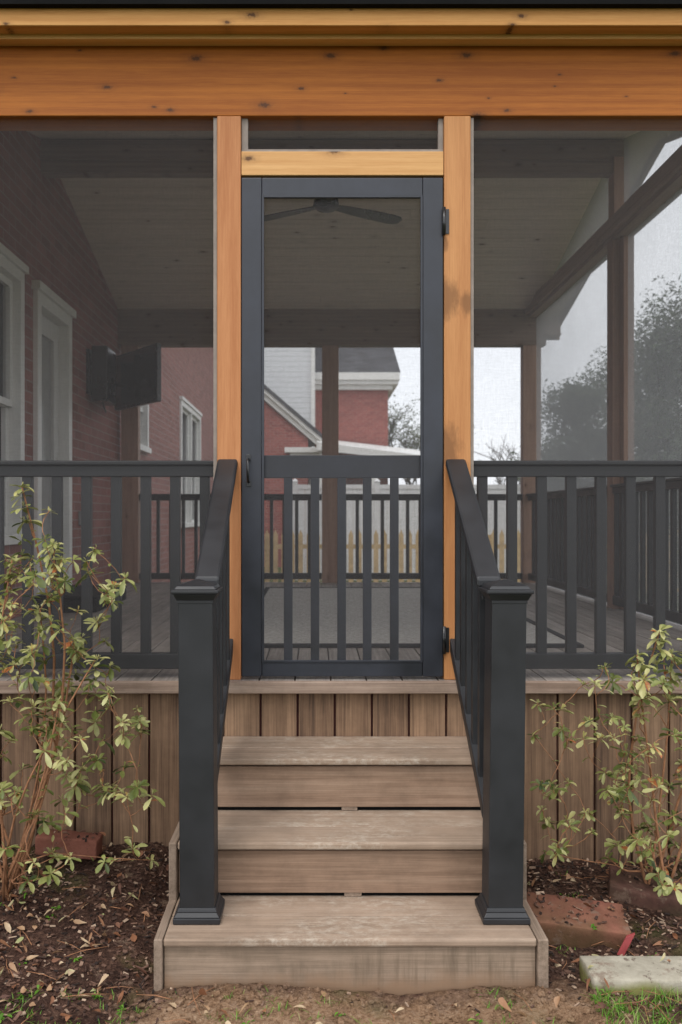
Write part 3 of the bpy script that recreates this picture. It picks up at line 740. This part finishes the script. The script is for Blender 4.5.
def shrub(base, mains, tips, label, seed, yr, extra=0):
    r = random.Random(seed); root = thing('shrub', base, label, 'shrub', None)
    st, lf = MB(), MB(); skel = []
    def stem(p0, p1, r0, r1, bow):
        pts = []; n = 7; off = Vector((r.uniform(-1, 1), r.uniform(-1, 1), r.uniform(-.2, .4)))*bow*(p1-p0).length
        off.z -= .25*bow*(p1-p0).length
        for i in range(n+1):
            t = i/n; q = p0.lerp(p1, t) + off*math.sin(math.pi*t) + noise.noise_vector(Vector((p0.x*9+t*4, p0.z*7, t*3)))*.006
            pts.append(q)
        pts[0] = p0; pts[-1] = p1
        rad = [r0+(r1-r0)*i/n for i in range(n+1)]; st.tube(pts, rad, 6, r.random())
        for q, ra in zip(pts[1:], rad[1:]): skel.append((q, ra))
        return pts
    base = Vector(base)
    for (px, py, y, rr) in mains:
        b0 = base + Vector((r.uniform(-.05, .05), r.uniform(-.05, .05), -.02)); stem(b0, world(px, py, y), rr, .0028, .10)
    targets = [(world(px, py, r.uniform(*yr)), 1) for px, py in tips]
    for px, py, y, rr in mains:
        for k, (dy, nn, ll) in enumerate(((0, 9, .046), (9, 7, .05), (20, 6, .052), (34, 5, .05), (52, 4, .045))):
            whorl(lf, world(px+r.gauss(0, 2), py+dy, y), Vector((r.gauss(0, .25), r.gauss(-.1, .2), 1)), r, nn, ll, .62-.06*k)
    for _ in range(extra):
        px, py = r.choice(tips); targets.append((world(px+r.gauss(0, 16), min(885, py+r.gauss(6, 16)), r.uniform(*yr)), .8))
    targets.sort(key=lambda t: t[0].z)
    for tp, sc in targets:
        best = None
        for q, ra in skel:
            dz = tp.z-q.z
            if dz < .015: continue
            cost = (tp-q).length + max(0, .08-dz)*1.5 + (0 if (tp-q).length > .06 else .15)
            if best is None or cost < best[0]: best = (cost, q, ra)
        if best is None: continue
        q, ra = best[1], best[2]
        pts = stem(q.copy(), tp, min(ra*.75, .0042), .0016, .16)
        d = (pts[-1]-pts[-2]).normalized()*.6 + Vector((0, -.25, .8))
        whorl(lf, tp, d, r, r.randint(4, 9), .050*sc*r.uniform(.65, 1.2), r.choice((.3, .5, .6, .72)))
        for k in (2, 4):
            if r.random() < .45:
                leaf(lf, pts[k], Vector((r.uniform(-1, 1), r.uniform(-1, .4), r.uniform(-.2, .5))), Vector((0, 0, 1)), .034, .012, .4, r.uniform(.4, 1))
    st.build('stems', M['bark'], root); lf.build('foliage', M['leaf'], root)
Ltips = [(45,540),(62,560),(108,591),(88,572),(65,582),(97,622),(60,625),(15,625),(110,667),(75,650),(30,655),(48,600),(35,575),(12,560),(20,700),(45,700),(108,693),(95,722),(122,735),(50,730),(22,770),(38,775),(15,790),(2,805),(75,785),(97,760),(108,790),(127,797),(152,795),(35,815),(50,822),(97,850),(5,848),(33,862),(30,885),(68,870),(45,893),(133,850),(60,680),(5,670),(0,730),(8,590),(80,740),(62,800),(-20,640),(-30,700),(-25,780),(-40,850),(-50,720),(78,610),(28,520),(10,740),(60,760)]
shrub((-1.10, -.36, .05), [(22,487,-.36,.0075),(52,545,-.45,.0065),(-25,560,-.3,.006),(75,640,-.25,.006),(5,620,-.5,.006),(-60,640,-.35,.006),(40,610,-.3,.005),(95,660,-.5,.005),(12,560,-.4,.006),(60,700,-.55,.0045),(-15,690,-.55,.005)], Ltips,
      'tall loose azalea shrub with reddish stems left of the steps', 5, (-.62, -.13), 125)
Rtips = [(605,667),(634,679),(644,697),(561,709),(612,717),(583,738),(601,738),(541,784),(571,825),(585,813),(557,849),(618,845),(605,772),(607,790),(650,825),(652,849),(674,817),(678,857),(626,750),(654,746),(674,734),(638,738),(630,786),(658,786),(642,809),(666,841),(646,857),(658,873),(680,880),(674,888),(668,700),(690,690),(700,720),(705,760),(700,800),(712,840),(690,780),(715,700),(725,780),(735,830),(664,655),(622,815),(636,770),(612,800),(690,870)]
shrub((1.22, -.36, .03), [(660,630,-.38,.0065),(637,655,-.42,.006),(690,640,-.3,.006),(720,670,-.4,.006),(672,660,-.25,.005)], Rtips,
      'bushy azalea shrub with pale green leaves right of the steps', 9, (-.58, -.14), 105)

# ------------------------------------------------------------------ mulch, litter, grass
r = random.Random(3)
from mathutils.bvhtree import BVHTree
dv_, df_ = [], []
for o_ in [q for q in bpy.data.objects if q.name.startswith(('brick', 'stone_slab')) and q.type == 'MESH']:
    k_ = len(dv_); dv_ += [v_.co.copy() for v_ in o_.data.vertices]; df_ += [[i_+k_ for i_ in p_.vertices] for p_ in o_.data.polygons]
bvh = BVHTree.FromPolygons(dv_, df_)
def drop(x, y):
    z = gz(x, y); h = bvh.ray_cast(Vector((x, y, .6)), Vector((0, 0, -1)))
    return max(z, h[0].z) if h[0] is not None else z
def in_steps(x, y): return -.50 < x < .715 and y > -.905
mb = MB()
for _ in range(8500):
    x, y = r.uniform(-1.5, 1.65), r.uniform(-1.25, .0)
    if in_steps(x, y): continue
    if -.42 < x < .8 and y < -.9 and r.random() < .93: continue
    if y < -1.0 and r.random() < .6: continue
    z = drop(x, y)
    if z > gz(x, y)+.012 and (y < -.78 or r.random() < .55): continue
    l_, w = r.uniform(.005, .022)*r.choice((.6, 1, 1, 1.5)), r.uniform(.003, .010)
    rot = Matrix.Rotation(r.uniform(0, 6.28), 3, 'Z') @ Matrix.Rotation(r.gauss(0, .5), 3, 'X') @ Matrix.Rotation(r.gauss(0, .35), 3, 'Y')
    mb.obox(Vector((x, y, z+.004)), (l_, w, r.uniform(.0015, .004)), rot, 0, min(1, max(0, r.gauss(.45, .38))))
tag(mb.build('mulch', M['chip']), 'dark bark mulch covering the beds beside the steps', 'mulch', kind='stuff')
dl = MB()
for _ in range(2300):
    x, y = r.uniform(-1.4, 1.6), r.uniform(-1.2, -.03)
    if in_steps(x, y): continue
    if -.42 < x < .8 and r.random() < .72: continue
    if x > .7 and r.random() < .5: continue
    if noise.noise(Vector((x*5, y*5, 9)))+.28 < r.random()*.7: continue
    z = drop(x, y)+r.uniform(.003, .016); a_ = r.uniform(0, 6.28)
    leaf(dl, Vector((x, y, z)), Vector((math.cos(a_), math.sin(a_), r.uniform(-.2, .8))), Vector((r.gauss(0, .6), r.gauss(0, .6), 1)), r.uniform(.014, .05)*r.choice((.7, 1, 1.15)), r.uniform(.008, .024), r.uniform(-.3, .8), r.random())
tag(dl.build('leaf_litter', M['dry']), 'fallen dry brown and olive leaves scattered on the beds', 'leaves', kind='stuff')
tw = MB()
for _ in range(150):
    x, y = r.uniform(-1.4, 1.5), r.uniform(-1.15, -.05)
    if in_steps(x, y) or (-.4 < x < .8 and r.random() < .6): continue
    a_ = r.uniform(0, 6.28); l_ = r.uniform(.05, .16); p = Vector((x, y, gz(x, y)+.010)); d = Vector((math.cos(a_), math.sin(a_), r.uniform(-.05, .12)))
    q = p+d*l_
    if in_steps(q.x, q.y): continue
    tw.tube([p, p.lerp(q, .5)+Vector((r.gauss(0, .008), r.gauss(0, .008), .006)), q], [.0016, .0013, .0008], 5, r.random())
tag(tw.build('fallen_twigs', M['bark']), 'thin broken twigs lying on the soil', 'twigs', kind='stuff')
gr = MB()
def blade(x, y, h, w, lean):
    a_ = r.uniform(0, 6.28); d = Vector((math.cos(a_), math.sin(a_), 0)); s = Vector((-d.y, d.x, 0)); z = gz(x, y)-.003; t = min(1, max(0, r.gauss(.5, .25)))
    vs = []
    for k, ww in ((0, 1), (.4, .85), (.75, .55), (1, .08)):
        c = Vector((x, y, z)) + d*(lean*h*k*k) + Vector((0, 0, h*k*(1-.25*lean*k)))
        vs += [c - s*w*ww/2, c + s*w*ww/2]
    gr.add(vs, [(0, 1, 3, 2), (2, 3, 5, 4), (4, 5, 7, 6)], t, True)
for _ in range(5200):
    x, y = r.uniform(.80, 1.7), r.uniform(-1.3, -.955)
    dens = max(0, noise.noise(Vector((x*7, y*7, 0)))+.55)
    if r.random() > dens: continue
    blade(x, y, r.uniform(.015, .05), .0035, r.uniform(.2, 1.1))
for _ in range(120):
    cx, cy = r.uniform(-1.4, 1.0), r.uniform(-1.25, -.93)
    if -.2 < cx < .8 and r.random() < .6: continue
    for _ in range(r.randint(6, 22)): blade(r.gauss(cx, .018), r.gauss(cy, .014), r.uniform(.008, .028), .0028, r.uniform(.4, 1.4))
for _ in range(5000):
    x, y = r.uniform(-1.6, 1.9), r.uniform(-2.6, -1.3); blade(x, y, r.uniform(.02, .05), .004, r.uniform(.2, 1.1))
for _ in range(8):
    cx, cy = r.uniform(.76, 1.0), r.uniform(-.8, -.1)
    for _ in range(8): blade(r.gauss(cx, .015), r.gauss(cy, .015), r.uniform(.01, .03), .003, .8)
tag(gr.build('grass', M['grass']), 'short green grass growing along the front of the beds', 'grass', kind='stuff')
wd = MB()
for _ in range(95):
    x, y = r.uniform(-1.4, 1.5), r.uniform(-1.25, -.3)
    if in_steps(x, y) or (-.4 < x < .75 and r.random() < .75) or (y > -.9 and r.random() < .6): continue
    z = drop(x, y)
    for k in range(r.randint(4, 11)):
        a_ = r.uniform(0, 6.28); e_ = r.uniform(.1, 1.2)
        leaf(wd, Vector((x+r.gauss(0, .008), y+r.gauss(0, .008), z+.002)), Vector((math.cos(a_), math.sin(a_), e_)), Vector((0, 0, 1)), r.uniform(.010, .028), r.uniform(.005, .011), r.uniform(.1, .6), r.uniform(.1, .75))
tag(wd.build('weeds', M['grass']), 'small green weeds sprouting from the soil', 'weeds', kind='stuff')
cl = MB()
for _ in range(1300):
    x, y = r.uniform(-.6, .95), -.912-abs(r.gauss(0, .13)); s_ = r.uniform(.003, .010) if r.random() < .9 else r.uniform(.011, .024)
    rot = Matrix.Rotation(r.uniform(0, 6), 3, 'Z') @ Matrix.Rotation(r.uniform(0, 6), 3, 'X')
    cl.obox(Vector((x, y, gz(x, y)+s_*.2)), (s_, s_*.8, s_*.7), rot, s_*.2, jit=s_*.15)
tag(cl.build('soil_clods', M['ground']), 'crumbs and clods of reddish soil in front of the steps', 'soil', kind='stuff')

# ------------------------------------------------------------------ beyond the porch
pf = thing('picket_fence', (1, 12, 0), 'unpainted pine picket fence behind the porch', 'fence')
k = 0; proto = None; x = -1.35
while x < 12:
    if proto is None:
        b = MB(); b.prism([(x, .08), (x+.085, .08), (x+.085, 1.10), (x+.06, 1.15), (x+.0425, 1.20), (x+.025, 1.15), (x, 1.10)], 12, 12.02); proto = b.build('picket', M['picket'], pf); x0_ = x
    elif k < 98:
        q = proto.copy(); COL.objects.link(q); q.parent = pf; q.location.x = proto.location.x + x-x0_
    k += 1; x += .150
b = MB(); b.box(-1.4, 12, 12.022, 12.06, .3, .38); b.box(-1.4, 12, 12.022, 12.06, .85, .93); b.build('fence_rail', M['picket'], pf)
for x in [i*2.2-1.3 for i in range(7)]:
    b = MB(); b.box(x, x+.09, 12.062, 12.15, 0, 1.1); b.build('fence_post', M['picket'], pf)
vf = thing('vinyl_fence', (4, 16, 0), 'tall white vinyl privacy fence beyond the picket fence', 'fence')
for i in range(6):
    x0 = -.45 + i*1.85
    b = MB()
    for j in range(11): b.box(x0+.07+j*.155, x0+.07+j*.155+.150, 16.03, 16.05, .06, 2.05)
    b.box(x0+.065, x0+1.785, 16.01, 16.07, 2.052, 2.15); b.box(x0+.065, x0+1.785, 16.01, 16.07, .0, .058); b.build('fence_panel', M['vinyl'], vf)
    b = MB(); b.box(x0-.065, x0+.062, 15.98, 16.10, 0, 2.22); b.hexa([(x0-.08, 15.965, 2.221), (x0+.077, 15.965, 2.221), (x0+.077, 16.115, 2.221), (x0-.08, 16.115, 2.221), (x0-.01, 16.03, 2.29), (x0+.01, 16.03, 2.29), (x0+.01, 16.05, 2.29), (x0-.01, 16.05, 2.29)]); b.build('fence_post', M['vinyl'], vf)

nh = thing('neighbour_house', (-1, 26, 0), 'neighbouring red brick house with white siding and dark roof', 'house')
part('wall', M['brickn'], lambda b: b.box(-.01, 2.32, 24, 31, 0, 5.6), nh, 'brick wall of the main block')
part('cornice', M['white'], lambda b: (b.box(-.05, 2.62, 23.7, 31.3, 5.6, 5.72), b.box(-.05, 2.45, 23.85, 31.1, 5.45, 5.599), b.box(-.05, 2.66, 23.62, 31.38, 5.721, 5.95)), nh)
part('roof', M['shingle'], lambda b: b.hexa([(-6, 23.62, 5.952), (2.68, 23.62, 5.952), (2.68, 31.4, 5.952), (-6, 31.4, 5.952), (-6, 27.4, 8.8), (2.4, 27.4, 8.8), (2.4, 27.5, 8.8), (-6, 27.5, 8.8)]), nh)
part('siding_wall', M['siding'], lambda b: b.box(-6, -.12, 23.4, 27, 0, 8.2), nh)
part('corner_board', M['white'], lambda b: b.box(-.12, -.0, 23.3, 23.42, 3.6, 8.2), nh)
# lower gabled wing
ex, ez, axx, sl = .05, 3.75, -3.6, .86
az = ez + (ex-axx)*sl
part('wing_wall', M['brickn'], lambda b: b.prism([(2*axx-ex, 0), (ex-.25, 0), (ex-.25, ez-.1), (axx, az-.35), (2*axx-ex+.25, ez-.1)], 21, 23.3), nh)
def wr(b):
    for s_ in (1, -1):
        X = lambda q: axx + s_*(q-axx)
        for (dz0, dz1, y0) in ((-.30, -.12, 20.86), (-.12, 0, 20.75)):
            p = [(X(axx), az+dz0), (X(ex+.15), ez-.13+dz0), (X(ex+.15), ez-.13+dz1), (X(axx), az+dz1)]
            if s_ < 0: p = p[::-1]
            b.prism(p, y0, 20.99)
        b.box(*sorted((X(ex-.9), X(ex+.25))), 20.70, 20.99, ez-.52, ez-.38); b.box(*sorted((X(ex-.75), X(ex+.1))), 20.80, 20.99, ez-.68, ez-.521)
part('rake_trim', M['white'], wr, nh)
def wroof(b):
    for s_ in (1, -1):
        X = lambda q: axx + s_*(q-axx)
        p = [(X(axx), az+.002), (X(ex+.2), ez-.17), (X(ex+.2), ez-.05), (X(axx), az+.12)]
        if s_ < 0: p = p[::-1]
        b.prism(p, 20.7, 23.38)
part('wing_roof', M['shingle'], wroof, nh)
def lean(b):
    b.hexa([(.05, 19.6, 3.20), (3.2, 19.6, 2.87), (3.2, 23.9, 3.4), (.05, 23.9, 3.7), (.05, 19.6, 3.42), (3.2, 19.6, 3.02), (3.2, 23.9, 3.55), (.05, 23.9, 3.92)])
part('porch_roof', M['white'], lean, nh)
for x in (.2, 1.6, 3.05): part('porch_column', M['white'], lambda b: b.box(x-.08, x+.08, 19.75, 19.9, 0, 2.88+.1*(3.2-x)), nh)

def evergreen(x, y, h, rad, label, seed, m='ever', n=26000, base=.4):
    r = random.Random(seed); root = thing('evergreen_tree', (x, y, 0), label, 'tree', 'evergreen trees beyond the porch')
    b = MB(); b.tube([(x, y, -.1), (x+.05, y, h*.4), (x, y+.05, h*.85)], [.16, .11, .03], 8)
    lobes = []
    for k in range(64):
        t = r.random(); zz = base + (h-base)*t; pr = rad*math.sin(math.pi*min(1, .12+t*.86))**.6; a_ = r.uniform(0, 6.28); q = r.uniform(.25, .8)*pr
        lobes.append((Vector((x+math.cos(a_)*q, y+math.sin(a_)*q, min(zz, h-.5))), rad*r.uniform(.28, .5)))
    lobes.append((Vector((x, y, h-.55)), .5))
    for c, rr in lobes: b.tube([(x, y, max(.3, c.z-rr*1.3)), c], [.05, .015], 5)
    b.build('trunk', M['barkg'], root)
    lf = MB()
    for _ in range(n):
        c, rr = r.choice(lobes); d = Vector((r.gauss(0, 1), r.gauss(0, 1), r.gauss(0, 1))).normalized(); p = c + d*rr*r.uniform(.3, 1.06)
        s_ = r.uniform(.03, .065); a_ = Vector((r.gauss(0, 1), r.gauss(0, 1), r.gauss(0, .6))).normalized(); c_ = a_.orthogonal().normalized()
        t = min(1, max(0, r.gauss(.45, .25)))
        lf.add([p-a_*s_, p+c_*s_*.5, p+a_*s_, p-c_*s_*.5], [(0, 1, 2, 3)], t)
    lf.build('crown', M[m], root)
evergreen(7.9, 14.2, 6.0, 2.1, 'tall dark evergreen tree at the right edge, seen through the side screen', 1, n=46000)
evergreen(5.9, 16.0, 4.5, 1.25, 'low dark evergreen tree seen just right of the back corner post', 2)
evergreen(8.0, 18.6, 5.4, 2.1, 'mid height evergreen tree between the low one and the tall one', 3)
evergreen(10.8, 12.5, 6.0, 2.2, 'dark evergreen tree outside the frame edge at far right', 4, n=16000)
evergreen(6.6, 10.2, 3.0, 1.2, 'round low evergreen shrub nearest the side railing', 6)

def bare_tree(x, y, h, label, seed, spread=.5, leaves=0, depth=5):
    r = random.Random(seed); root = thing('bare_tree', (x, y, 0), label, 'tree', 'bare trees beyond the fences')
    b = MB(); tips = []
    def grow(p, d, ln, rad, lv):
        q = p + d*ln; m_ = p.lerp(q, .5) + Vector((r.gauss(0, 1), r.gauss(0, 1), 0))*ln*.05
        b.tube([p, m_, q], [rad, rad*.85, rad*.68], 5 if lv > 2 else 4)
        if lv == 0: tips.append(q); return
        for k in range(3 if lv > 1 else 4):
            nd = (d + Vector((r.gauss(0, spread), r.gauss(0, spread), r.uniform(-.1, .35)))).normalized()
            grow(q if k < 2 else m_, nd, ln*r.uniform(.6, .82), rad*.6, lv-1)
    grow(Vector((x, y, -.1)), Vector((0, 0, 1)), h*.27, h*.018, depth)
    b.build('trunk', M['twig'], root)
    if leaves:
        lf = MB()
        for _ in range(leaves):
            p = r.choice(tips) + Vector((r.gauss(0, .25), r.gauss(0, .25), r.gauss(0, .25))); s_ = r.uniform(.025, .055); a_ = Vector((r.gauss(0, 1), r.gauss(0, 1), r.gauss(0, 1))).normalized(); c_ = a_.orthogonal()
            lf.add([p-a_*s_, p+c_*s_*.6, p+a_*s_, p-c_*s_*.6], [(0, 1, 2, 3)], r.random())
        lf.build('crown', M['haze_leaf'], root)
bare_tree(4.2, 33, 8.0, 'pale thinly leaved tree rising beside the brick house', 21, .5, 6000)
bare_tree(9.6, 36, 7.2, 'bare grey tree seen through the opening right of the door', 22, .55)
bare_tree(7.6, 31, 5.4, 'small bare tree left of the back corner post', 23, .6)
bare_tree(9.8, 27, 8.5, 'tall bare tree behind the evergreens', 24, .5)
bare_tree(13.5, 30, 8.5, 'wide bare tree behind the tall evergreen', 25, .5)

# ------------------------------------------------------------------ camera, light
cd = bpy.data.cameras.new('camera'); cam = bpy.data.objects.new('camera', cd); COL.objects.link(cam)
cam.location = (0, CAM_Y, CAM_Z); cam.rotation_euler = (R(90), 0, 0)
cd.sensor_fit = 'VERTICAL'; cd.sensor_height = 36; cd.lens = F/1024*36; cd.shift_x = 26/1024; cd.shift_y = 5/1024
cd.dof.use_dof = True; cd.dof.focus_distance = 3.1; cd.dof.aperture_fstop = 4.0
cd.clip_start = .05; cd.clip_end = 2000
scene.camera = cam
EL, AZ = R(58), R(200)
w = bpy.data.worlds.new('World'); scene.world = w; w.use_nodes = True; nt = w.node_tree; nt.nodes.clear()
sky = N(nt, 'ShaderNodeTexSky'); sky.sky_type = 'NISHITA'; sky.sun_disc = False; sky.sun_elevation = EL; sky.sun_rotation = AZ
sky.air_density = 1.0; sky.dust_density = 4.0; sky.ozone_density = 1.0
tc = N(nt, 'ShaderNodeTexCoord'); cn = tex(nt, tc.outputs['Generated'], 2.2, 5, .55)
cloud = ramp(nt, [(.3, (9.2, 9.5, 10.1)), (.7, (12.6, 12.9, 13.3))], cn)
bg = N(nt, 'ShaderNodeBackground'); L(nt, mixc(nt, sky.outputs[0], cloud, .88), bg.inputs[0]); bg.inputs[1].default_value = .15
o = N(nt, 'ShaderNodeOutputWorld'); L(nt, bg.outputs[0], o.inputs[0])
sl_ = bpy.data.lights.new('sun', 'SUN'); sl_.energy = 1.1; sl_.angle = R(25); sl_.color = (1, .96, .9)
so = bpy.data.objects.new('sun', sl_); COL.objects.link(so)
# sun from behind the camera, a little left
dirv = Vector((-math.sin(AZ)*0-.35, -.75, 0)).normalized()*math.cos(EL); dirv.z = math.sin(EL)
so.rotation_euler = dirv.to_track_quat('Z', 'Y').to_euler()
sky.sun_rotation = math.atan2(dirv.x, dirv.y)
v = scene.view_settings; v.view_transform = 'Standard'; v.look = 'None'; v.gamma = 1; v.use_curve_mapping = False; v.exposure = 0.17
scene.render.engine = 'CYCLES'
scene.cycles.transparent_max_bounces = 24; scene.cycles.max_bounces = 10; scene.cycles.diffuse_bounces = 5
